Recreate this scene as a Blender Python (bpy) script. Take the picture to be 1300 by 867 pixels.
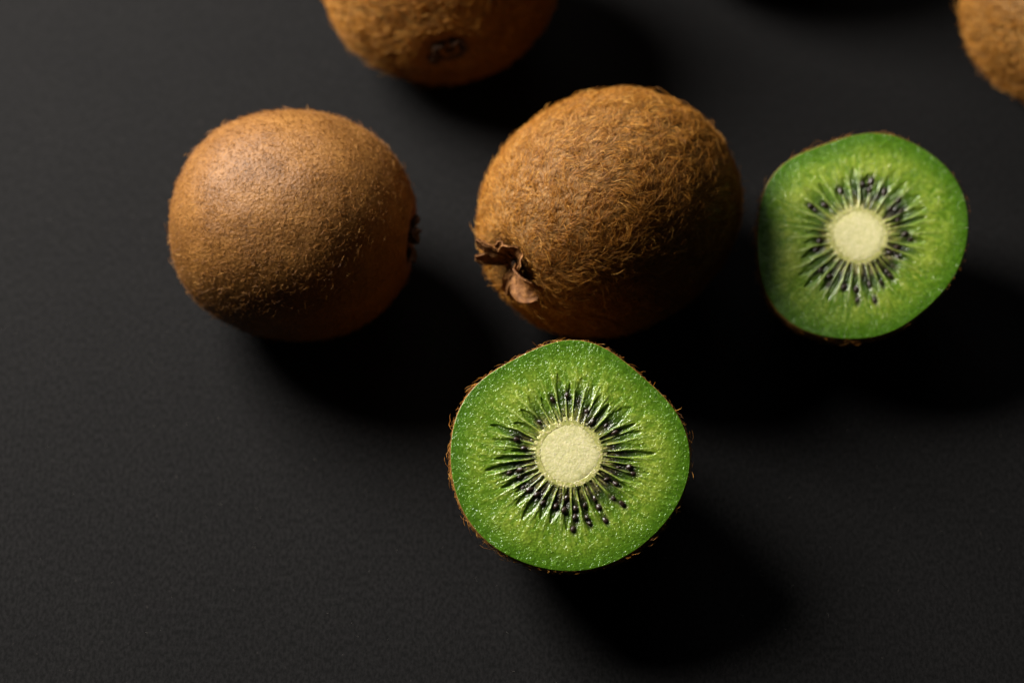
import bpy, math
import numpy as np
from mathutils import Vector, Matrix

CM = 0.01
scene = bpy.context.scene
for o in list(bpy.data.objects):
    bpy.data.objects.remove(o)
COL = scene.collection

# ------------------------------------------------------------------ camera
TILT = math.radians(32.0)
TARGET = Vector((0.0, 0.0, 2.0)) * CM
VIEW = Vector((0.0, -math.sin(TILT), math.cos(TILT)))
cam_data = bpy.data.cameras.new("camera")
cam = bpy.data.objects.new("camera", cam_data)
COL.objects.link(cam)
cam.location = TARGET + VIEW * 45.0 * CM
cam.rotation_euler = (TILT, 0.0, 0.0)
cam_data.sensor_width = 36.0
cam_data.lens = 75.0
cam_data.clip_start = 0.01
cam_data.clip_end = 50.0
cam_data.dof.use_dof = True
cam_data.dof.focus_distance = 42.6 * CM
cam_data.dof.aperture_fstop = 7.5
scene.camera = cam

# ------------------------------------------------------------------ world and lamps
world = bpy.data.worlds.new("World")
scene.world = world
world.use_nodes = True
bg = world.node_tree.nodes["Background"]
bg.inputs["Color"].default_value = (0.93, 0.95, 1.0, 1.0)
bg.inputs["Strength"].default_value = 0.012

LIGHT_AT = Vector((1.0, 0.5, 1.5)) * CM
LIGHT_DIR = Vector((-0.655, 0.43, 0.64)).normalized()
key_data = bpy.data.lights.new("softbox", 'AREA')
key_data.shape = 'DISK'
key_data.size = 19.0 * CM
key_data.energy = 4.8
key_data.color = (1.0, 0.955, 0.89)
key = bpy.data.objects.new("softbox", key_data)
COL.objects.link(key)
key.location = LIGHT_AT + LIGHT_DIR * 36.0 * CM
key.rotation_euler = LIGHT_DIR.to_track_quat('Z', 'Y').to_euler()

fill_data = bpy.data.lights.new("added_fill", 'AREA')  # invented weak fill from high behind, added to lift the tabletop shadows
fill_data.shape = 'SQUARE'
fill_data.size = 60.0 * CM
fill_data.energy = 1.4
fill_data.color = (1.0, 0.98, 0.95)
fill = bpy.data.objects.new("added_fill", fill_data)
COL.objects.link(fill)
FILL_DIR = Vector((0.05, 0.75, 0.66)).normalized()
fill.location = FILL_DIR * 110.0 * CM
fill.rotation_euler = FILL_DIR.to_track_quat('Z', 'Y').to_euler()

scene.view_settings.view_transform = 'Standard'
scene.view_settings.look = 'None'
scene.view_settings.exposure = 0.0
scene.view_settings.gamma = 1.0
scene.view_settings.use_curve_mapping = False
scene.cycles.max_bounces = 10
scene.cycles.transparent_max_bounces = 8

# ------------------------------------------------------------------ numeric helpers
_tab = np.random.RandomState(7).rand(48, 48, 48)


def vnoise(P, cell, seed=0):
    """smooth value noise, -1..1; cell = lattice size in the units of P"""
    q = np.asarray(P, float) / cell + seed * 17.31
    i = np.floor(q).astype(int)
    f = q - i
    f = f * f * f * (f * (f * 6 - 15) + 10)
    i0 = i % 48
    i1 = (i + 1) % 48
    r = 0.0
    for a in (0, 1):
        wa = f[..., 0] if a else 1 - f[..., 0]
        ia = (i1 if a else i0)[..., 0]
        for b in (0, 1):
            wb = f[..., 1] if b else 1 - f[..., 1]
            ib = (i1 if b else i0)[..., 1]
            for c in (0, 1):
                wc = f[..., 2] if c else 1 - f[..., 2]
                ic = (i1 if c else i0)[..., 2]
                r = r + wa * wb * wc * _tab[ia, ib, ic]
    return r * 2 - 1


def fbm(P, cell, seed=0, octaves=3):
    r, a = 0.0, 1.0
    for k in range(octaves):
        r = r + a * vnoise(P, cell / 2 ** k, seed + k)
        a *= 0.5
    return r


def sstep(a, b, x):
    t = np.clip((x - a) / (b - a), 0, 1)
    return t * t * (3 - 2 * t)


def unit(v):
    return v / np.maximum(np.linalg.norm(v, axis=-1, keepdims=True), 1e-9)


def build(name, V, quads=None, tris=None, mat=None, parent=None, color=None, tint=None, stuff=False, smooth=True):
    """one mesh object; V in centimetres"""
    me = bpy.data.meshes.new(name)
    V = np.asarray(V, np.float32).reshape(-1, 3) * CM
    me.vertices.add(len(V))
    me.vertices.foreach_set("co", V.ravel())
    parts, sizes = [], []
    for F, k in ((quads, 4), (tris, 3)):
        if F is not None and len(F):
            F = np.asarray(F, np.int32).reshape(-1, k)
            parts.append(F.ravel())
            sizes.append(np.full(len(F), k, np.int32))
    loops = np.concatenate(parts)
    sizes = np.concatenate(sizes)
    starts = np.concatenate([[0], np.cumsum(sizes)[:-1]]).astype(np.int32)
    me.loops.add(len(loops))
    me.loops.foreach_set("vertex_index", loops)
    me.polygons.add(len(sizes))
    me.polygons.foreach_set("loop_start", starts)
    me.polygons.foreach_set("use_smooth", np.full(len(sizes), smooth))
    if color is not None:
        at = me.attributes.new("pigment", 'FLOAT_COLOR', 'POINT')
        c = np.ones((len(V), 4), np.float32)
        c[:, :3] = np.clip(np.asarray(color).reshape(-1, 3), 0, 1)
        at.data.foreach_set("color", c.ravel())
    if tint is not None:
        at = me.attributes.new("tint", 'FLOAT', 'POINT')
        at.data.foreach_set("value", np.asarray(tint, np.float32).ravel())
    me.update(calc_edges=True)
    me.validate()
    if mat:
        me.materials.append(mat)
    ob = bpy.data.objects.new(name, me)
    COL.objects.link(ob)
    if parent is not None:
        ob.parent = parent
    if stuff:
        ob["kind"] = "stuff"
    return ob


def grid_quads(nu, nv, wrap=True):
    """rows nu, columns nv; wraps in v"""
    i = np.arange(nu - 1)[:, None]
    j = np.arange(nv if wrap else nv - 1)[None]
    j2 = (j + 1) % nv
    return np.stack([i * nv + j, i * nv + j2, (i + 1) * nv + j2, (i + 1) * nv + j], -1).reshape(-1, 4)


# ------------------------------------------------------------------ materials
def new_mat(name):
    m = bpy.data.materials.new(name)
    m.use_nodes = True
    nt = m.node_tree
    return m, nt, nt.nodes, nt.links, nt.nodes["Principled BSDF"]


def noise_node(nt, scale, detail=3.0, rough=0.55, vec=None):
    n = nt.nodes.new("ShaderNodeTexNoise")
    n.inputs["Scale"].default_value = scale
    n.inputs["Detail"].default_value = detail
    n.inputs["Roughness"].default_value = rough
    if vec is not None:
        nt.links.new(vec, n.inputs["Vector"])
    return n


def ramp_node(nt, fac, stops):
    r = nt.nodes.new("ShaderNodeValToRGB")
    e = r.color_ramp.elements
    e[0].position, e[0].color = stops[0][0], (*stops[0][1], 1)
    e[1].position, e[1].color = stops[-1][0], (*stops[-1][1], 1)
    for p, c in stops[1:-1]:
        x = e.new(p)
        x.color = (*c, 1)
    nt.links.new(fac, r.inputs["Fac"])
    return r


def bump_node(nt, height, dist, strength=1.0, normal=None):
    b = nt.nodes.new("ShaderNodeBump")
    b.inputs["Strength"].default_value = strength
    b.inputs["Distance"].default_value = dist
    nt.links.new(height, b.inputs["Height"])
    if normal is not None:
        nt.links.new(normal, b.inputs["Normal"])
    return b


def skin_material(name, dark, mid, light, rough, bump):
    m, nt, N, L, P = new_mat(name)
    tc = N.new("ShaderNodeTexCoord").outputs["Object"]
    n1 = noise_node(nt, 1900, 4, 0.6, tc)
    n2 = noise_node(nt, 110, 5, 0.65, tc)
    mix = N.new("ShaderNodeMath")
    mix.operation = 'MULTIPLY_ADD'
    L.new(n1.outputs["Fac"], mix.inputs[0])
    mix.inputs[1].default_value = 0.5
    sc = N.new("ShaderNodeMath")
    sc.operation = 'MULTIPLY'
    sc.inputs[1].default_value = 0.5
    L.new(n2.outputs["Fac"], sc.inputs[0])
    L.new(sc.outputs[0], mix.inputs[2])
    r = ramp_node(nt, mix.outputs[0], [(0.33, dark), (0.5, mid), (0.68, light)])
    L.new(r.outputs["Color"], P.inputs["Base Color"])
    P.inputs["Roughness"].default_value = rough
    P.inputs["Specular IOR Level"].default_value = 0.24
    vo = N.new("ShaderNodeTexVoronoi")
    vo.inputs["Scale"].default_value = 1300
    L.new(tc, vo.inputs["Vector"])
    b1 = bump_node(nt, n1.outputs["Fac"], bump)
    b2 = bump_node(nt, vo.outputs["Distance"], bump * 0.8, 0.6, b1.outputs["Normal"])
    L.new(b2.outputs["Normal"], P.inputs["Normal"])
    return m


def hair_material(name, c0, c1, c2):
    m, nt, N, L, P = new_mat(name)
    at = N.new("ShaderNodeAttribute")
    at.attribute_name = "tint"
    r = ramp_node(nt, at.outputs["Fac"], [(0.0, c0), (0.55, c1), (1.0, c2)])
    L.new(r.outputs["Color"], P.inputs["Base Color"])
    P.inputs["Roughness"].default_value = 0.45
    P.inputs["Specular IOR Level"].default_value = 0.3
    tr = N.new("ShaderNodeBsdfTranslucent")
    L.new(r.outputs["Color"], tr.inputs["Color"])
    mx = N.new("ShaderNodeMixShader")
    mx.inputs[0].default_value = 0.25
    L.new(P.outputs[0], mx.inputs[1])
    L.new(tr.outputs[0], mx.inputs[2])
    L.new(mx.outputs[0], N["Material Output"].inputs["Surface"])
    return m


def flesh_material(name, sss, rad, rough, grain_scale, grain, coat, mottle):
    m, nt, N, L, P = new_mat(name)
    at = N.new("ShaderNodeAttribute")
    at.attribute_name = "pigment"
    tc = N.new("ShaderNodeTexCoord").outputs["Object"]
    n0 = noise_node(nt, 900, 3, 0.6, tc)
    hs = N.new("ShaderNodeMix")
    hs.data_type = 'RGBA'
    hs.blend_type = 'MULTIPLY'
    hs.inputs[0].default_value = 0.5
    rr = ramp_node(nt, n0.outputs["Fac"], [(0.3, (0.62, 0.68, 0.5)), (0.7, (1.0, 1.0, 1.0))])
    L.new(at.outputs["Color"], hs.inputs[6])
    L.new(rr.outputs["Color"], hs.inputs[7])
    P.inputs["Subsurface Weight"].default_value = sss
    P.inputs["Subsurface Radius"].default_value = rad
    P.inputs["Subsurface Scale"].default_value = 0.0018
    P.inputs["Roughness"].default_value = rough
    P.inputs["Specular IOR Level"].default_value = 0.2
    P.inputs["Coat Weight"].default_value = coat
    P.inputs["Coat Roughness"].default_value = 0.11
    vo = N.new("ShaderNodeTexVoronoi")
    vo.inputs["Scale"].default_value = grain_scale
    vo.feature = 'SMOOTH_F1'
    L.new(tc, vo.inputs["Vector"])
    sub = N.new("ShaderNodeMath")
    sub.operation = 'SUBTRACT'
    sub.inputs[0].default_value = 0.75
    sub.use_clamp = True
    L.new(vo.outputs["Distance"], sub.inputs[1])
    pat = noise_node(nt, grain_scale * 0.35, 2, 0.6, tc)
    mu = N.new("ShaderNodeMath")
    mu.operation = 'MULTIPLY'
    L.new(sub.outputs[0], mu.inputs[0])
    pr = ramp_node(nt, pat.outputs["Fac"], [(0.36, (0.22, 0.22, 0.22)), (0.62, (1.0, 1.0, 1.0))])
    L.new(pr.outputs["Color"], mu.inputs[1])
    gc = N.new("ShaderNodeMix")
    gc.data_type = 'RGBA'
    gc.blend_type = 'MULTIPLY'
    gc.inputs[0].default_value = mottle
    gr = ramp_node(nt, mu.outputs[0], [(0.05, (0.66, 0.72, 0.5)), (0.28, (1.0, 1.0, 1.0)), (0.62, (1.35, 1.25, 1.9))])
    L.new(hs.outputs[2], gc.inputs[6])
    L.new(gr.outputs["Color"], gc.inputs[7])
    L.new(gc.outputs[2], P.inputs["Base Color"])
    b1 = bump_node(nt, mu.outputs[0], grain)
    n1 = noise_node(nt, grain_scale * 0.8, 3, 0.65, tc)
    b2 = bump_node(nt, n1.outputs["Fac"], grain * 0.7, 1.0, b1.outputs["Normal"])
    L.new(b2.outputs["Normal"], P.inputs["Coat Normal"])
    b3 = bump_node(nt, mu.outputs[0], grain * 0.5)
    L.new(b3.outputs["Normal"], P.inputs["Normal"])
    return m


M_SKIN_BARE = skin_material("bare_brown_skin", (0.078, 0.031, 0.006), (0.150, 0.062, 0.011), (0.235, 0.108, 0.024), 0.54, 0.00018)
M_SKIN_FUZZY = skin_material("fuzzy_brown_skin", (0.10, 0.045, 0.009), (0.20, 0.095, 0.020), (0.30, 0.155, 0.04), 0.6, 0.0002)
M_HAIR = hair_material("golden_brown_hair", (0.17, 0.060, 0.006), (0.47, 0.190, 0.021), (0.76, 0.42, 0.095))
M_STUBBLE = hair_material("brown_stubble", (0.14, 0.050, 0.007), (0.28, 0.110, 0.016), (0.58, 0.30, 0.075))
M_FLESH = flesh_material("green_kiwi_flesh", 0.32, (0.7, 1.0, 0.08), 0.42, 2900, 0.00019, 0.85, 1.0)
M_CORE = flesh_material("cream_kiwi_core", 0.45, (1.0, 0.9, 0.5), 0.5, 3800, 0.00010, 0.4, 0.35)

m, nt, N, L, P = new_mat("seed_coat")
tc = N.new("ShaderNodeTexCoord").outputs["Object"]
n = noise_node(nt, 2500, 2, 0.5, tc)
r = ramp_node(nt, n.outputs["Fac"], [(0.3, (0.005, 0.0035, 0.003)), (0.75, (0.042, 0.019, 0.010))])
L.new(r.outputs["Color"], P.inputs["Base Color"])
P.inputs["Roughness"].default_value = 0.34
b = bump_node(nt, n.outputs["Fac"], 0.00012)
L.new(b.outputs["Normal"], P.inputs["Normal"])
M_SEED = m

m, nt, N, L, P = new_mat("dry_sepal")
tc = N.new("ShaderNodeTexCoord").outputs["Object"]
n = noise_node(nt, 700, 4, 0.6, tc)
r = ramp_node(nt, n.outputs["Fac"], [(0.3, (0.06, 0.022, 0.005)), (0.5, (0.145, 0.057, 0.014)), (0.72, (0.30, 0.135, 0.04))])
L.new(r.outputs["Color"], P.inputs["Base Color"])
P.inputs["Roughness"].default_value = 0.7
P.inputs["Specular IOR Level"].default_value = 0.2
b = bump_node(nt, n.outputs["Fac"], 0.0006)
L.new(b.outputs["Normal"], P.inputs["Normal"])
M_SEPAL = m

m, nt, N, L, P = new_mat("shaded_calyx")
tc = N.new("ShaderNodeTexCoord").outputs["Object"]
n = noise_node(nt, 700, 4, 0.6, tc)
r = ramp_node(nt, n.outputs["Fac"], [(0.3, (0.018, 0.009, 0.004)), (0.72, (0.085, 0.038, 0.014))])  # shade painted into the colour, darker than the dry sepals
L.new(r.outputs["Color"], P.inputs["Base Color"])
P.inputs["Roughness"].default_value = 0.75
M_CALYX_SHADED = m

m, nt, N, L, P = new_mat("matt_black_card")
tc = N.new("ShaderNodeTexCoord").outputs["Object"]
mp = N.new("ShaderNodeMapping")
mp.inputs["Scale"].default_value = (1.0, 0.55, 1.0)
L.new(tc, mp.inputs["Vector"])
n1 = noise_node(nt, 1500, 3, 0.7, mp.outputs["Vector"])
n2 = noise_node(nt, 60, 3, 0.6, tc)
n3 = noise_node(nt, 900, 1, 0.5, mp.outputs["Vector"])
r1 = ramp_node(nt, n1.outputs["Fac"], [(0.38, (0.0008, 0.00076, 0.00078)), (0.62, (0.0060, 0.0056, 0.0057))])
r3 = ramp_node(nt, n3.outputs["Fac"], [(0.75, (0, 0, 0)), (0.85, (0.014, 0.012, 0.011))])
r2 = ramp_node(nt, n2.outputs["Fac"], [(0.3, (0.82, 0.82, 0.84)), (0.7, (1.0, 1.0, 1.0))])
mu = N.new("ShaderNodeMix")
mu.data_type = 'RGBA'
mu.blend_type = 'MULTIPLY'
mu.inputs[0].default_value = 1.0
L.new(r1.outputs["Color"], mu.inputs[6])
L.new(r2.outputs["Color"], mu.inputs[7])
ad = N.new("ShaderNodeMix")
ad.data_type = 'RGBA'
ad.blend_type = 'ADD'
ad.inputs[0].default_value = 1.0
L.new(mu.outputs[2], ad.inputs[6])
L.new(r3.outputs["Color"], ad.inputs[7])
L.new(ad.outputs[2], P.inputs["Base Color"])
P.inputs["Roughness"].default_value = 1.0
P.inputs["Specular IOR Level"].default_value = 0.19
b = bump_node(nt, n1.outputs["Fac"], 0.00005)
L.new(b.outputs["Normal"], P.inputs["Normal"])
M_CARD = m

# ------------------------------------------------------------------ the surface they lie on
g = np.linspace(-1, 1, 41)
gx, gy = np.meshgrid(g * 150, g * 150, indexing='ij')
V = np.stack([gx, gy, 0 * gx], -1)
card = build("tabletop", V, quads=grid_quads(41, 41, False)[:, ::-1], mat=M_CARD)
card["kind"] = "structure"
card["label"] = "matt black tabletop that all the kiwis lie on"


# ------------------------------------------------------------------ hair
def hairs(root, nrm, tan, length, lift, curl, radius, seed):
    """tapered three-sided strands as one mesh's verts, quads, tris, per-strand tint"""
    n = len(root)
    rng = np.random.RandomState(seed)
    bi = np.cross(nrm, tan)
    pts = [root - nrm * 0.012]
    p = pts[0]
    seg = 4
    for k in range(seg):
        a = curl * (k + 0.5) / seg
        t = tan * np.cos(a)[:, None] + bi * np.sin(a)[:, None]
        l = lift * (1 - 1.25 * (k / (seg - 1))) + rng.randn(n) * 0.12
        l = np.where(k >= seg - 1, np.maximum(l, -0.05), l)
        d = t * np.cos(l)[:, None] + nrm * np.sin(l)[:, None]
        p = p + d * (length / seg)[:, None]
        pts.append(p)
    rings = []
    for k in range(seg):
        d = unit(pts[k + 1] - pts[k])
        u = unit(np.cross(d, nrm + 0.3 * tan))
        w = np.cross(d, u)
        rr = (radius * (1 - 0.55 * k / seg))[:, None]
        for a in (0, 2.0944, 4.18879):
            rings.append(pts[k] + (u * math.cos(a) + w * math.sin(a)) * rr)
    rings.append(pts[-1])
    V = np.stack(rings, 1)                       # n, 13, 3
    q = []
    for k in range(seg - 1):
        for j in range(3):
            a, b2 = 3 * k + j, 3 * k + (j + 1) % 3
            q.append((a, b2, b2 + 3, a + 3))
    t = []
    k = 3 * (seg - 1)
    for j in range(3):
        t.append((k + j, k + (j + 1) % 3, 3 * seg))
    base = (np.arange(n) * (3 * seg + 1))[:, None, None]
    Q = (np.array(q)[None] + base).reshape(-1, 4)
    T = (np.array(t)[None] + base).reshape(-1, 3)
    tint = np.repeat(np.clip(rng.beta(2, 2.4, n), 0, 1), 3 * seg + 1)
    return V.reshape(-1, 3), Q, T, tint


# ------------------------------------------------------------------ whole fruit
class Body:
    """surface of a kiwi; axis +Z points to the stem end; lengths in cm"""

    def __init__(self, half_len, radius, taper, seed, q=0.88, p=0.95, dimple=0.12, lump=0.05):
        self.__dict__.update(locals())

    def at(self, th, ph):
        c, s = np.cos(th), np.sin(th)
        z = self.half_len * np.sign(c) * np.abs(c) ** self.p
        r = self.radius * np.maximum(s, 1e-6) ** self.q * (1 + self.taper * c)
        P = np.stack([r * np.cos(ph), r * np.sin(ph), z + 0 * r], -1)
        D = np.stack([s * np.cos(ph), s * np.sin(ph), c + 0 * ph], -1)
        P = P + D * (self.lump * fbm(D, 0.9, self.seed, 2) + 0.012 * vnoise(D, 0.16, self.seed + 5))[..., None]
        P[..., 2] -= self.dimple * np.exp(-(th / 0.17) ** 2) - 0.05 * np.exp(-((th - 0.30) / 0.1) ** 2)
        return P

    def frame(self, th, ph):
        e = 2e-3
        P = self.at(th, ph)
        tm = unit(self.at(th + e, ph) - P)
        tp = unit(self.at(th, ph + e / np.maximum(np.sin(th), 0.05)) - P)
        n = unit(np.cross(tm, tp))
        return P, n, tm, np.cross(n, tm)

    def scatter(self, n, seed):
        rng = np.random.RandomState(seed)
        th = np.arccos(rng.uniform(-1, 1, n * 2))
        ph = rng.uniform(0, 2 * math.pi, n * 2)
        keep = rng.rand(n * 2) < 0.5 + 0.0 * th
        return th[keep], ph[keep]


def axes(axis, roll=0.0):
    a = Vector(axis).normalized()
    e1 = Vector((0, 0, 1)).cross(a).normalized()
    e2 = a.cross(e1)
    c, s = math.cos(roll), math.sin(roll)
    f1, f2 = e1 * c + e2 * s, e2 * c - e1 * s
    return Matrix((f1, f2, a)).transposed()


def fruit_root(name, label, cat, group, loc_xy, R):
    root = bpy.data.objects.new(name, None)
    root.empty_display_size = 0.01
    COL.objects.link(root)
    root.matrix_world = Matrix.Translation(Vector((loc_xy[0], loc_xy[1], 0)) * CM) @ R.to_4x4()
    root["label"], root["category"] = label, cat
    if group:
        root["group"] = group
    return root


def sepal(parent, body_pt, ang, r0, length, width, lift0, curl, z0=0.0, twist=0.0, seed=0, mat=None):
    """a dried, curled flap of the calyx; body_pt is the stem-end centre in the fruit frame"""
    nu, nv = 12, 9
    s = np.linspace(0, 1, nu)
    a = lift0 + curl * s
    ds = length / (nu - 1)
    rad = r0 + np.concatenate([[0], np.cumsum(np.cos(a[:-1]) * ds)])
    zz = z0 + np.concatenate([[0], np.cumsum(np.sin(a[:-1]) * ds)])
    w = width * (0.45 + 0.65 * np.sin(np.pi * np.minimum(s * 0.75 + 0.12, 1))) * np.where(s > 0.82, 1 - (s - 0.82) * 2.6, 1)
    t = np.linspace(-1, 1, nv)
    S, T = np.meshgrid(np.arange(nu), t, indexing='ij')
    R_, Z_, W_, A_ = rad[S], zz[S], w[S], a[S]
    cup = 0.35 * W_ * T ** 2
    X = R_ - np.sin(A_) * cup * 1.0
    Y = T * W_ * 0.5
    Z = Z_ + np.cos(A_) * cup + twist * T * (S / nu) * width
    P = np.stack([X, Y, Z], -1)
    P = P + np.stack([vnoise(P, 0.12, seed + k) for k in range(3)], -1) * 0.035
    c, sn = math.cos(ang), math.sin(ang)
    P = np.stack([P[..., 0] * c - P[..., 1] * sn, P[..., 0] * sn + P[..., 1] * c, P[..., 2]], -1) + np.array(body_pt)
    # give it a thickness
    du = np.gradient(P, axis=0)
    dv = np.gradient(P, axis=1)
    n = unit(np.cross(du, dv))
    th = 0.022
    V = np.concatenate([(P + n * th).reshape(-1, 3), (P - n * th).reshape(-1, 3)])
    q = grid_quads(nu, nv, False)
    k = nu * nv
    Q = [q[:, ::-1], q + k]
    idx = np.arange(k).reshape(nu, nv)
    edge = np.concatenate([idx[0, :], idx[1:, -1], idx[-1, -2::-1], idx[-2:0:-1, 0]])
    nx = np.roll(edge, -1)
    Q.append(np.stack([edge, edge + k, nx + k, nx], -1))
    return build("sepal", V, quads=np.concatenate(Q), mat=mat or M_SEPAL, parent=parent)


def whole_kiwi(label, xy, body, axis, roll, hair, sepals, skin, hair_mat, group, seed):
    R = axes(axis, roll)
    Rn = np.array(R)
    nt_, np_ = 150, 240
    th = np.linspace(0, math.pi, nt_)[:, None] + 0 * np.zeros((1, np_))
    ph = np.linspace(0, 2 * math.pi, np_, endpoint=False)[None] + 0 * th
    V = body.at(th, ph)
    zmin = (V @ Rn.T)[..., 2].min()
    shift = -Rn.T @ np.array([0, 0, zmin - 0.0])
    root = fruit_root("kiwi_fruit", label, "kiwi fruit", group, xy, R)
    sk = build("skin", V + shift, quads=grid_quads(nt_, np_)[:, ::-1], mat=skin, parent=root)
    # fuzz
    Vs, Qs, Ts, tints, base = [], [], [], [], 0
    for k, h in enumerate(hair):
        a, b_ = body.scatter(h["n"], seed * 10 + k)
        P, n, tm, tp = body.frame(a, b_)
        rng = np.random.RandomState(seed * 100 + k)
        om = h["comb"] + h["swirl"] * fbm(P, h.get("cell", 0.5), seed + 3, 2) + rng.randn(len(a)) * h["jit"]
        t = tm * np.cos(om)[:, None] + tp * np.sin(om)[:, None]
        ln = h["len"] * np.exp(rng.randn(len(a)) * 0.3)
        ln *= np.where(a < 0.2, 0.4, 1)
        V2, Q2, T2, c2 = hairs(P, n, t, ln, h["lift"] + rng.randn(len(a)) * 0.2, h["curl"] * rng.randn(len(a)),
                               h["rad"] * np.exp(rng.randn(len(a)) * 0.2), seed * 7 + k)
        Vs.append(V2)
        Qs.append(Q2 + base)
        Ts.append(T2 + base)
        tints.append(c2)
        base += len(V2)
    build("fuzz", np.concatenate(Vs) + shift, np.concatenate(Qs), np.concatenate(Ts), hair_mat, root,
          tint=np.concatenate(tints), stuff=True)
    # calyx: woody collar with a stub, and its dried sepals
    tip = body.at(np.array([0.0]), np.array([0.0]))[0] + shift
    prof = np.array([(0.50, -0.12), (0.44, 0.0), (0.34, 0.045), (0.25, 0.02), (0.17, -0.05), (0.13, -0.02),
                     (0.10, 0.06), (0.06, 0.08), (0.0, 0.07)])
    na = 40
    an = np.linspace(0, 2 * math.pi, na, endpoint=False)
    V = np.stack([prof[:, None, 0] * np.cos(an), prof[:, None, 0] * np.sin(an), prof[:, None, 1] + 0 * an], -1)
    V = V + vnoise(V, 0.15, seed + 2)[..., None] * np.array([0.04, 0.04, 0.05])
    cal = build("calyx", V + tip, quads=grid_quads(len(prof), na), mat=M_CALYX_SHADED, parent=root)
    for k, sp in enumerate(sepals):
        sepal(cal, tip, *sp, seed=seed * 13 + k, mat=M_CALYX_SHADED if k < len(small_sep) and sp is small_sep[k] else M_SEPAL)  # small sepals take the calyx colour with shade painted in
    return root


WHOLE = "whole kiwi fruits on the black tabletop"
stub = dict(n=15000, len=0.095, lift=0.65, curl=0.9, rad=0.0043, comb=0.4, swirl=1.2, jit=0.7)
stub2 = dict(n=3600, len=0.17, lift=0.75, curl=1.1, rad=0.0046, comb=0.4, swirl=1.2, jit=1.0)
small_sep = [(0.2, 0.30, 0.28, 0.30, 1.0, -1.2), (1.5, 0.30, 0.25, 0.3, 1.1, -0.8), (2.7, 0.3, 0.25, 0.28, 0.8, -1.0),
             (3.9, 0.3, 0.28, 0.3, 1.0, -1.3), (5.2, 0.3, 0.25, 0.3, 1.2, -0.6)]
whole_kiwi("smooth brown whole kiwi with short stubble lying on its side, left of the shaggy one",
           (-4.705, 2.608), Body(2.60, 2.485, 0.005, 11), (0.993, -0.119, -0.02), 0.4,
           [stub, stub2], small_sep, M_SKIN_BARE, M_STUBBLE, WHOLE, 1)

shag = dict(n=34000, len=0.25, lift=0.40, curl=0.9, rad=0.0060, comb=0.0, swirl=1.5, jit=0.25, cell=0.34)
down = dict(n=16000, len=0.15, lift=0.7, curl=1.2, rad=0.005, comb=0.0, swirl=1.5, jit=0.8, cell=0.4)
whole_kiwi("shaggy golden brown whole kiwi with curled dry sepals at its stem end",
           (2.075, 2.895), Body(2.92, 2.50, -0.025, 23, lump=0.06, dimple=0.22), (-0.74, -0.64, 0.22), 0.0,
           [shag, down],
           [(0.05, 0.22, 0.70, 0.60, 0.95, -2.0, 0.05), (1.35, 0.30, 0.50, 0.60, 1.2, -1.6), (2.75, 0.20, 0.80, 0.26, 0.75, -0.3), (3.3, 0.22, 0.72, 0.30, 0.60, 0.5),
            (-0.75, 0.20, 0.55, 0.24, 1.0, -1.5), (-1.45, 0.20, 0.60, 0.22, 0.9, -1.2), (2.2, 0.28, 0.42, 0.34, 1.3, -1.6)],
           M_SKIN_FUZZY, M_HAIR, WHOLE, 2)

tuft = dict(n=24000, len=0.26, lift=0.75, curl=1.2, rad=0.0068, comb=0.0, swirl=1.6, jit=0.5, cell=0.45)
whole_kiwi("blurred fuzzy whole kiwi cut off by the top edge, shade-darkened calyx towards us",
           (-1.66, 9.93), Body(2.64, 2.76, 0.01, 31), (0.10, -0.99, -0.05), 0.9,
           [dict(tuft, lift=0.5)], small_sep[:3], M_SKIN_FUZZY, M_HAIR, WHOLE, 3)
whole_kiwi("blurred ochre whole kiwi cut off by the top right corner",
           (13.38, 8.75), Body(2.87, 2.44, 0.0, 47), (0.928, -0.371, 0.0), 1.7,
           [tuft], small_sep, M_SKIN_FUZZY, M_HAIR, WHOLE, 4)
whole_kiwi("whole kiwi just beyond the top edge between the two blurred whole ones",
           (5.5, 13.3), Body(2.7, 2.5, 0.0, 53), (0.3, -0.95, 0.0), 0.5,
           [dict(tuft, n=5000)], small_sep, M_SKIN_FUZZY, M_HAIR, WHOLE, 5)

# ------------------------------------------------------------------ halved fruit
SEED_MESHES = []


def seed_mesh(k):
    while len(SEED_MESHES) <= k:
        i = len(SEED_MESHES)
        rng = np.random.RandomState(90 + i)
        nt_, np_ = 7, 8
        th = np.linspace(0.0, math.pi, nt_)[:, None]
        ph = np.linspace(0, 2 * math.pi, np_, endpoint=False)[None]
        w = np.sin(th) * (1 - 0.28 * np.cos(th))
        V = np.stack([0.056 * w * np.cos(ph) * (1 + 0.1 * rng.randn()), 0.046 * w * np.sin(ph),
                      0.080 * np.cos(th) + 0 * ph], -1)
        me = build("seed", V[..., [2, 0, 1]], quads=grid_quads(nt_, np_)[:, ::-1], mat=M_SEED)
        data = me.data
        bpy.data.objects.remove(me)
        SEED_MESHES.append(data)
    return SEED_MESHES[k]


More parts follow.
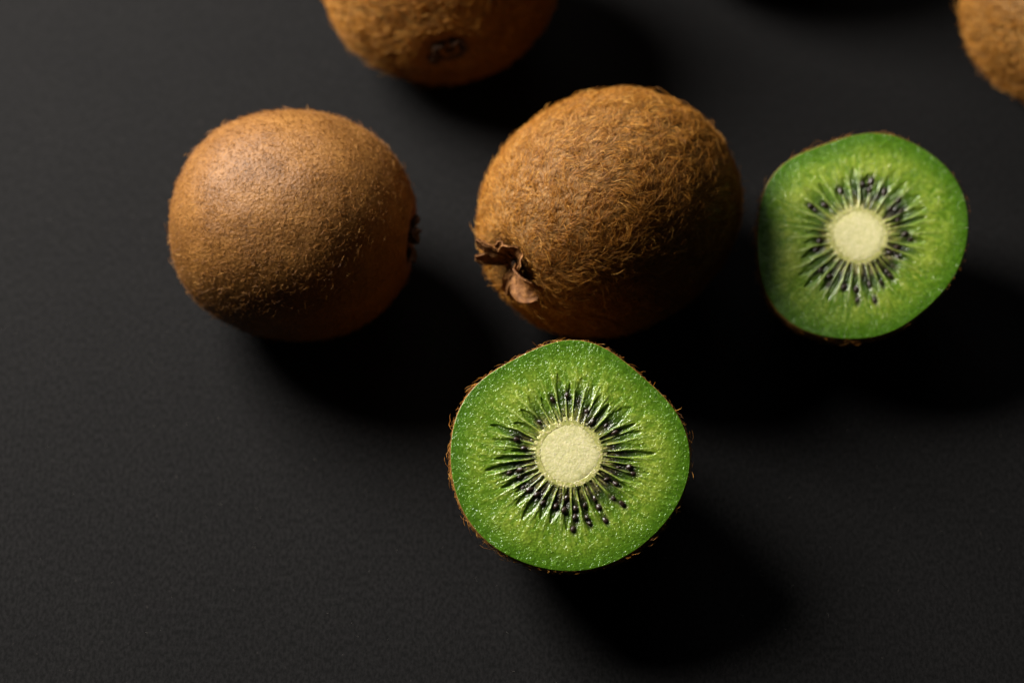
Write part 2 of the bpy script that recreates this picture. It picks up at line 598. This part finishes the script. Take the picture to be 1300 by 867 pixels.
def half_kiwi(label, xy, face_h, normal, rim, depth, core, core_at, seeds, n_loc, seed, hair_n, scar=None):
    """rim: radii at 48 even angles from -pi; local frame: +Z out of the cut face, origin then moved to the table"""
    nz = Vector(normal).normalized()
    ex = Vector((0, 1, 0)).cross(nz).normalized()
    ey = nz.cross(ex)
    R = Matrix((ex, ey, nz)).transposed()
    Rn = np.array(R)
    rng = np.random.RandomState(seed)
    rim = np.array(rim)
    # smooth rim function (Fourier low-pass keeps the notches soft)
    F = np.fft.rfft(rim)
    F[8:] = 0

    def rho(ph):
        x = (np.asarray(ph) + math.pi)
        r = np.zeros_like(x) + F[0].real / 48
        for k in range(1, 8):
            r = r + 2 / 48 * (F[k].real * np.cos(k * x) - F[k].imag * np.sin(k * x))
        return r

    shift = np.array(Rn.T @ np.array([0, 0, face_h]))
    root = fruit_root("kiwi_half", label, "kiwi half", "cut kiwi halves", xy, R)

    # ---- flesh: cut face and the bowl under it, closed
    nphi, nr, nb = 840, 250, 26
    ph = np.linspace(-math.pi, math.pi, nphi, endpoint=False)[None]
    s = (np.linspace(0, 1, nr) ** 0.92)[:, None]
    # polar about the core centre, morphing to the rim
    cx, cy = core_at
    rr = rho(ph) * 0.993
    X = cx * (1 - s) + s * rr * np.cos(ph)
    Y = cy * (1 - s) + s * rr * np.sin(ph)
    dirv = np.stack([np.cos(ph) + 0 * s, np.sin(ph) + 0 * s], -1)
    rad = s * rr                                   # cm along the ray, approx
    P2 = np.stack([X, Y, 0 * X], -1)
    # locules
    warp = np.interp(ph[0], np.linspace(-math.pi, math.pi, n_loc + 1), np.cumsum(np.r_[0, (lambda w: w / w.sum())(1 + 0.28 * rng.randn(n_loc).clip(-1.5, 1.5))]))
    u = warp * n_loc
    li = np.floor(u).astype(int) % n_loc
    fr = (u - np.floor(u))[None]
    bend = 0.06 * vnoise(np.stack([np.cos(ph) * 3 + 0 * s, np.sin(ph) * 3 + 0 * s, s * 6 + 0 * ph], -1), 0.5, seed)
    l_out = (0.62 + 0.06 * rng.randn(n_loc)).clip(0.48, 0.72)[li][None]
    l_dep = (0.75 + 0.30 * rng.randn(n_loc)).clip(0.2, 1.2)[li][None]
    lang = (np.arange(n_loc) + 0.5) / n_loc * 2 * math.pi - math.pi
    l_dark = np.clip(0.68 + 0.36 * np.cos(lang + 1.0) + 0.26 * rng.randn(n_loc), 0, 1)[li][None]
    c_in = core * 1.04
    tt = np.clip((rad - c_in) / (l_out * rr - c_in), 0, 1)
    width = 0.46 * np.sin(np.pi * np.clip(tt * 0.90 + 0.08, 0, 1) ** 0.75) ** 0.6
    off = np.abs(fr - 0.5 + bend)
    M = sstep(width + 0.03, width - 0.17, off) * (tt > 0) * (tt < 1)
    rib = sstep(0.37, 0.5, off) * sstep(core, core * 1.2, rad) * sstep(0.80, 0.5, s)
    # radial fibre noise
    pol = np.stack([np.cos(ph) * 14 + 0 * s, np.sin(ph) * 14 + 0 * s, rad * 3.0], -1)
    fib = vnoise(pol, 0.5, seed + 1)
    fib2 = vnoise(pol * np.array([1, 1, 1.6]), 0.22, seed + 2)
    cell = vnoise(P2, 0.045, seed + 3)
    cell2 = vnoise(P2, 0.028, seed + 4)
    big = fbm(P2, 0.5, seed + 5, 2)
    inner = sstep(0.74, 0.5, s)
    Z = 0.010 * big * sstep(core * 1.0, core * 1.5, rad)
    Z = Z + (1 - inner) * sstep(core, core * 1.5, rad) * (0.0022 * cell + 0.0016 * cell2 + 0.003 * fib)
    Z = Z + inner * sstep(core * 0.95, core * 1.6, rad) * (0.006 * fib + 0.006 * fib2 + 0.002 * cell)
    Z = Z - 0.034 * M * l_dep + 0.010 * rib * sstep(core, core * 1.6, rad)
    Z = Z - 0.16 * sstep(core * 0.88, core * 0.72, rad)
    if scar is not None:
        A, B = np.array(scar[0]), np.array(scar[1])
        d = B - A
        Ln = np.linalg.norm(d)
        d = d / Ln
        q = np.stack([X, Y], -1) - A
        al = q @ d
        si = q @ np.array([-d[1], d[0]]) + 0.10 * np.sin(al / Ln * math.pi) + 0.03 * vnoise(P2, 0.2, seed + 8)
        Z = Z + 0.022 * sstep(-0.02, 0.03, si) * sstep(0.35, 0.05, si) * sstep(-0.1, 0.15, al) * sstep(Ln + 0.1, Ln - 0.15, al)
    # pigments
    def mixc(a, b, t):
        return a * (1 - t[..., None]) + b * t[..., None]
    outer = np.array([0.122, 0.232, 0.010])
    lime = np.array([0.335, 0.410, 0.050])
    rimc = np.array([0.066, 0.165, 0.004])
    wash = np.clip(0.42 + 0.45 * big + 0.65 * fib + 0.30 * fib2, 0, 1)
    col = mixc(outer + 0 * P2, lime + 0 * P2, wash * sstep(0.98, 0.60, s))
    col = mixc(col, rimc + 0 * P2, sstep(0.80, 0.99, s))
    band = sstep(core * 1.1, core * 1.5, rad) * sstep(0.72, 0.52, s)
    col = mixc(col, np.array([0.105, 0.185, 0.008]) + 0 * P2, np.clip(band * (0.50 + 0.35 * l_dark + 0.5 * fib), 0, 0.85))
    col = mixc(col, np.array([0.36, 0.43, 0.12]) + 0 * P2, np.clip(rib * (0.75 + 0.4 * fib2), 0, 1))
    darkc = np.array([0.030, 0.080, 0.008]) + 0 * P2
    inkc = np.array([0.014, 0.011, 0.006]) + 0 * P2
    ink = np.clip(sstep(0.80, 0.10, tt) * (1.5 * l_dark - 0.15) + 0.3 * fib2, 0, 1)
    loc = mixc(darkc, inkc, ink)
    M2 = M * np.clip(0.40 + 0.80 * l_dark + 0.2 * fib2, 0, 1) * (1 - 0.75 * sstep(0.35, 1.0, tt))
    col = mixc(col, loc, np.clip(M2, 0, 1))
    # yellow rays that run out of the core between the pockets
    near = sstep(1.50, 1.08, rad / core)
    col = mixc(col, np.array([0.055, 0.048, 0.014]) + 0 * P2, near * np.clip(0.45 - 1.3 * fib - 0.5 * rib, 0, 0.85))
    ray = sstep(1.65, 1.0, rad / core) * np.clip(0.30 + 1.3 * fib + 0.4 * fib2 + 0.4 * rib, 0, 1)
    col = mixc(col, np.array([0.40, 0.37, 0.10]) + 0 * P2, np.clip(ray * 0.9, 0, 1))
    col = mixc(col, np.array([0.56, 0.52, 0.21]) + 0 * P2, sstep(np.maximum(1.16 + 0.22 * fib + 0.1 * fib2, 1.0), 0.95, rad / core))
    # each seed sits in a dark, juicy pocket
    for sx, sy in seeds:
        dx, dy = X - sx, Y - sy
        rl = math.hypot(sx - cx, sy - cy)
        ux, uy = (sx - cx) / rl, (sy - cy) / rl
        d2 = ((dx * ux + dy * uy) / 0.15) ** 2 + ((dy * ux - dx * uy) / 0.075) ** 2
        near_seed = np.exp(-d2 * d2)
        col = mixc(col, inkc, 0.8 * near_seed)
        Z = Z - 0.018 * near_seed
    face = np.stack([X, Y, Z], -1)
    be = np.linspace(0, math.pi / 2, nb + 1)[1:, None]
    k = np.cos(be) ** 0.8
    bowl = np.stack([k * rr * np.cos(ph), k * rr * np.sin(ph), Z[-1:] - (depth - 0.06) * np.sin(be) + 0 * ph], -1)
    Vf = np.concatenate([face, bowl]).reshape(-1, 3)
    cf = np.concatenate([col, np.repeat((rimc + 0 * P2)[:1], nb, 0)]).reshape(-1, 3)
    build("flesh", Vf + shift, quads=grid_quads(nr + nb, nphi), mat=M_FLESH, parent=root, color=cf)

    # ---- pale core, standing slightly proud
    nr2, np2 = 70, 240
    ph2 = np.linspace(-math.pi, math.pi, np2, endpoint=False)[None]
    s2 = np.linspace(0, 1, nr2)[:, None]
    ring_r = 1.06 * core * (1 + 0.045 * np.cos(4 * ph2 + 0.6) + 0.03 * vnoise(np.stack([np.cos(ph2) * 2, np.sin(ph2) * 2, 0 * ph2], -1), 0.7, seed + 6)
                     + 0.09 * vnoise(np.stack([np.cos(ph2) * 9, np.sin(ph2) * 9, 0 * ph2], -1), 0.7, seed + 7))
    X2, Y2 = cx + s2 * ring_r * np.cos(ph2), cy + s2 * ring_r * np.sin(ph2)
    Pc = np.stack([X2, Y2, 0 * X2], -1)
    gr = vnoise(Pc, 0.04, seed + 9) + 0.6 * vnoise(Pc, 0.026, seed + 10)
    Zc = 0.004 + 0.0016 * gr + 0.002 * vnoise(Pc, 0.25, seed + 11) - 0.018 * sstep(0.70, 1.0, s2 + 0.02 * gr)
    cream, edge = np.array([0.72, 0.66, 0.37]), np.array([0.56, 0.52, 0.21])
    cc = mixc(cream + 0 * Pc, edge + 0 * Pc, sstep(0.55, 1.0, s2 + 0.05 * gr) * 0.9)
    low = np.stack([X2[::-6] * 0 + cx + (X2[::-6] - cx) * 0.98, Y2[::-6] * 0 + cy + (Y2[::-6] - cy) * 0.98, -0.12 + 0 * X2[::-6]], -1)
    Vc = np.concatenate([np.stack([X2, Y2, Zc], -1), low])
    cc = np.concatenate([cc, np.repeat((edge + 0 * Pc)[:1], len(low), 0)])
    build("core", Vc.reshape(-1, 3) + shift, quads=grid_quads(len(Vc), np2), mat=M_CORE, parent=root, color=cc.reshape(-1, 3))

    # ---- skin
    nsk, nps = 60, 360
    ph3 = np.linspace(-math.pi, math.pi, nps, endpoint=False)[None]
    r3 = rho(ph3)
    ed = 0.012 * vnoise(np.stack([np.cos(ph3) * 9, np.sin(ph3) * 9, 0 * ph3], -1), 0.5, seed + 12)
    rows = [np.stack([0.975 * r3 * np.cos(ph3), 0.975 * r3 * np.sin(ph3), -0.10 + 0 * r3], -1),
            np.stack([0.994 * r3 * np.cos(ph3), 0.994 * r3 * np.sin(ph3), -0.018 + ed], -1)]
    be3 = np.linspace(0, math.pi / 2, nsk)[:, None]

    def skin_at(be, ph):
        kk = np.cos(be) ** 0.85
        r = rho(ph)
        D = np.stack([np.cos(be) * np.cos(ph), np.cos(be) * np.sin(ph), -np.sin(be) + 0 * ph], -1)
        Pp = np.stack([kk * r * np.cos(ph), kk * r * np.sin(ph), -0.035 - depth * np.sin(be) + 0 * ph], -1)
        return Pp + D * (0.03 * fbm(D, 0.7, seed + 13, 2) * sstep(0, 0.4, be))[..., None]
    rows.append(skin_at(be3, ph3))
    rows[2][0, :, 2] += ed[0]
    Vs = np.concatenate(rows)
    zmin = (Vs @ Rn.T)[..., 2].min() + face_h
    print("half", label[:20], "lowest", round(float(zmin), 4))
    build("skin", Vs.reshape(-1, 3) + shift, quads=grid_quads(len(Vs), nps), mat=M_SKIN_FUZZY, parent=root)

    # ---- fuzz on the skin, denser near the cut
    n = hair_n
    be_h = np.arcsin(rng.rand(n)) * np.where(rng.rand(n) < 0.35, 0.15, 1)
    ph_h = rng.uniform(-math.pi, math.pi, n)
    clump = 0.5 + 0.5 * vnoise(np.stack([np.cos(ph_h) * 6, np.sin(ph_h) * 6, be_h], -1), 0.7, seed + 20)
    keep = rng.rand(n) < 0.35 + 0.65 * clump
    be_h, ph_h, clump = be_h[keep], ph_h[keep], clump[keep]
    e = 1e-3
    P0 = skin_at(be_h, ph_h)
    tb = unit(skin_at(be_h + e, ph_h) - P0)
    tp = unit(skin_at(be_h, ph_h + e) - P0)
    nn = unit(np.cross(tp, -tb))
    nn = np.where(((nn * P0).sum(-1) < 0)[:, None], -nn, nn)
    om = rng.uniform(0, 2 * math.pi, len(be_h))
    t = tb * np.cos(om)[:, None] * 0.8 + tp * np.sin(om)[:, None]
    t = unit(t)
    V2, Q2, T2, c2 = hairs(P0, nn, t, (0.07 + 0.10 * clump) * np.exp(rng.randn(len(t)) * 0.45), 0.55 + 0.35 * rng.rand(len(t)),
                           0.9 * rng.randn(len(t)), 0.0048 + 0 * om, seed + 21)
    build("fuzz", V2 + shift, Q2, T2, M_HAIR, root, tint=c2, stuff=True)

    # ---- seeds, each bedded in its pocket
    for k, (sx, sy) in enumerate(seeds):
        ob = bpy.data.objects.new("seed", seed_mesh(k % 4))
        COL.objects.link(ob)
        ob.parent = root
        sc = 0.92 + 0.13 * rng.randn()
        ob.scale = (sc * (1 + 0.1 * rng.randn()), sc, sc)
        ob.rotation_euler = (0.5 * rng.randn(), 0.3 * rng.randn(), math.atan2(sy - cy, sx - cx) + math.pi + 0.25 * rng.randn())
        ob.location = Vector((sx, sy, -0.034 + 0.012 * rng.randn())) * CM + Vector(shift.tolist()) * CM
    return root


FRONT_RIM = [2.347, 2.342, 2.368, 2.386, 2.38, 2.374, 2.37, 2.364, 2.357, 2.347, 2.328, 2.313, 2.327, 2.34, 2.339, 2.335, 2.326, 2.312, 2.343, 2.37, 2.378, 2.404, 2.436, 2.44, 2.437, 2.427, 2.396, 2.355, 2.275, 2.198, 2.206, 2.214, 2.235, 2.279, 2.321, 2.342, 2.348, 2.318, 2.262, 2.22, 2.232, 2.243, 2.282, 2.322, 2.348, 2.37, 2.366, 2.357]
FRONT_SEEDS = [(-0.012, 1.198), (-0.292, 1.11), (0.215, 1.08), (0.376, 0.855), (0.491, 0.666), (0.764, 0.59), (0.943, 0.442), (-0.556, 0.666), (-0.876, 0.131), (-1.009, 0.295), (-1.166, -0.361), (-0.975, -0.308), (-0.963, -0.448), (-0.877, -0.641), (-0.761, -0.699), (-0.617, -0.786), (-0.502, -0.961), (-0.243, -1.019), (-0.04, -0.873), (-0.07, -1.106), (0.143, -1.077), (0.131, -1.25), (0.334, -1.019), (0.361, -1.25), (0.418, -1.366), (0.537, -0.873), (0.611, -1.048), (0.883, -0.873), (0.771, -0.495), (0.944, -0.583), (1.005, -0.262), (1.208, -0.25), (1.293, -0.378), (1.084, -0.99), (0.735, -1.308), (0.1, -1.482)]
REAR_RIM = [2.168, 2.199, 2.247, 2.294, 2.334, 2.383, 2.452, 2.448, 2.383, 2.341, 2.321, 2.294, 2.26, 2.234, 2.211, 2.182, 2.149, 2.115, 2.13, 2.149, 2.177, 2.217, 2.249, 2.275, 2.312, 2.367, 2.414, 2.449, 2.468, 2.397, 2.421, 2.431, 2.427, 2.387, 2.337, 2.287, 2.25, 2.215, 2.183, 2.168, 2.181, 2.2, 2.267, 2.287, 2.244, 2.204, 2.165, 2.14]
REAR_SEEDS = [(0.338, 1.197), (0.288, 1.01), (0.149, 1.144), (-0.33, 1.013), (0.447, 0.839), (0.605, 0.952), (0.88, 0.748), (0.701, 0.566), (0.855, 0.326), (0.944, 0.517), (-0.673, 0.7), (-0.886, 0.59), (-0.977, 0.681), (0.987, -0.0), (1.091, -0.12), (0.819, -0.286), (0.629, -0.397), (0.807, -0.49), (0.695, -0.689), (-0.819, -0.087), (-0.912, -0.271), (-0.84, -0.727), (-0.653, -0.878), (-0.689, -1.051), (0.627, -0.908), (0.172, -1.078), (-0.112, -1.185), (-0.359, -1.119), (0.424, -1.057), (0.264, -1.428), (-0.096, -1.416), (0.55, -0.801)]
half_kiwi("cut kiwi half in sharp focus at the front, green face with cream core", (1.115, -3.22), 2.9, (0.0, -0.342, 0.9397),
          FRONT_RIM, 2.88, 0.655, (0.03, 0.02), FRONT_SEEDS, 38, 101, 4200)
half_kiwi("slightly blurred cut kiwi half behind at the right, beside the shaggy whole kiwi", (7.407, 2.232), 2.7, (-0.0523, -0.3255, 0.9441),
          REAR_RIM, 2.67, 0.61, (0.0, 0.0), REAR_SEEDS, 34, 202, 3600)

# ------------------------------------------------------------------ lint and fallen fuzz on the card
rng = np.random.RandomState(404)
n = 420
root = np.stack([rng.uniform(-13, 13, n), rng.uniform(-9, 12, n), np.full(n, 0.016)], -1)
nrm = np.tile(np.array([[0.0, 0.0, 1.0]]), (n, 1))
a = rng.uniform(0, 2 * math.pi, n)
tan = np.stack([np.cos(a), np.sin(a), 0 * a], -1)
V2, Q2, T2, c2 = hairs(root, nrm, tan, 0.03 + 0.10 * rng.rand(n) ** 3, np.full(n, 0.0), 1.2 * rng.randn(n), np.full(n, 0.0032), 405)
m, nt, N, L, P = new_mat("grey_lint")
P.inputs["Base Color"].default_value = (0.08, 0.07, 0.06, 1)
P.inputs["Roughness"].default_value = 0.8
lint = build("lint", V2, Q2, T2, m, None, stuff=True)
lint["label"] = "fine grey specks of lint scattered over the black tabletop"
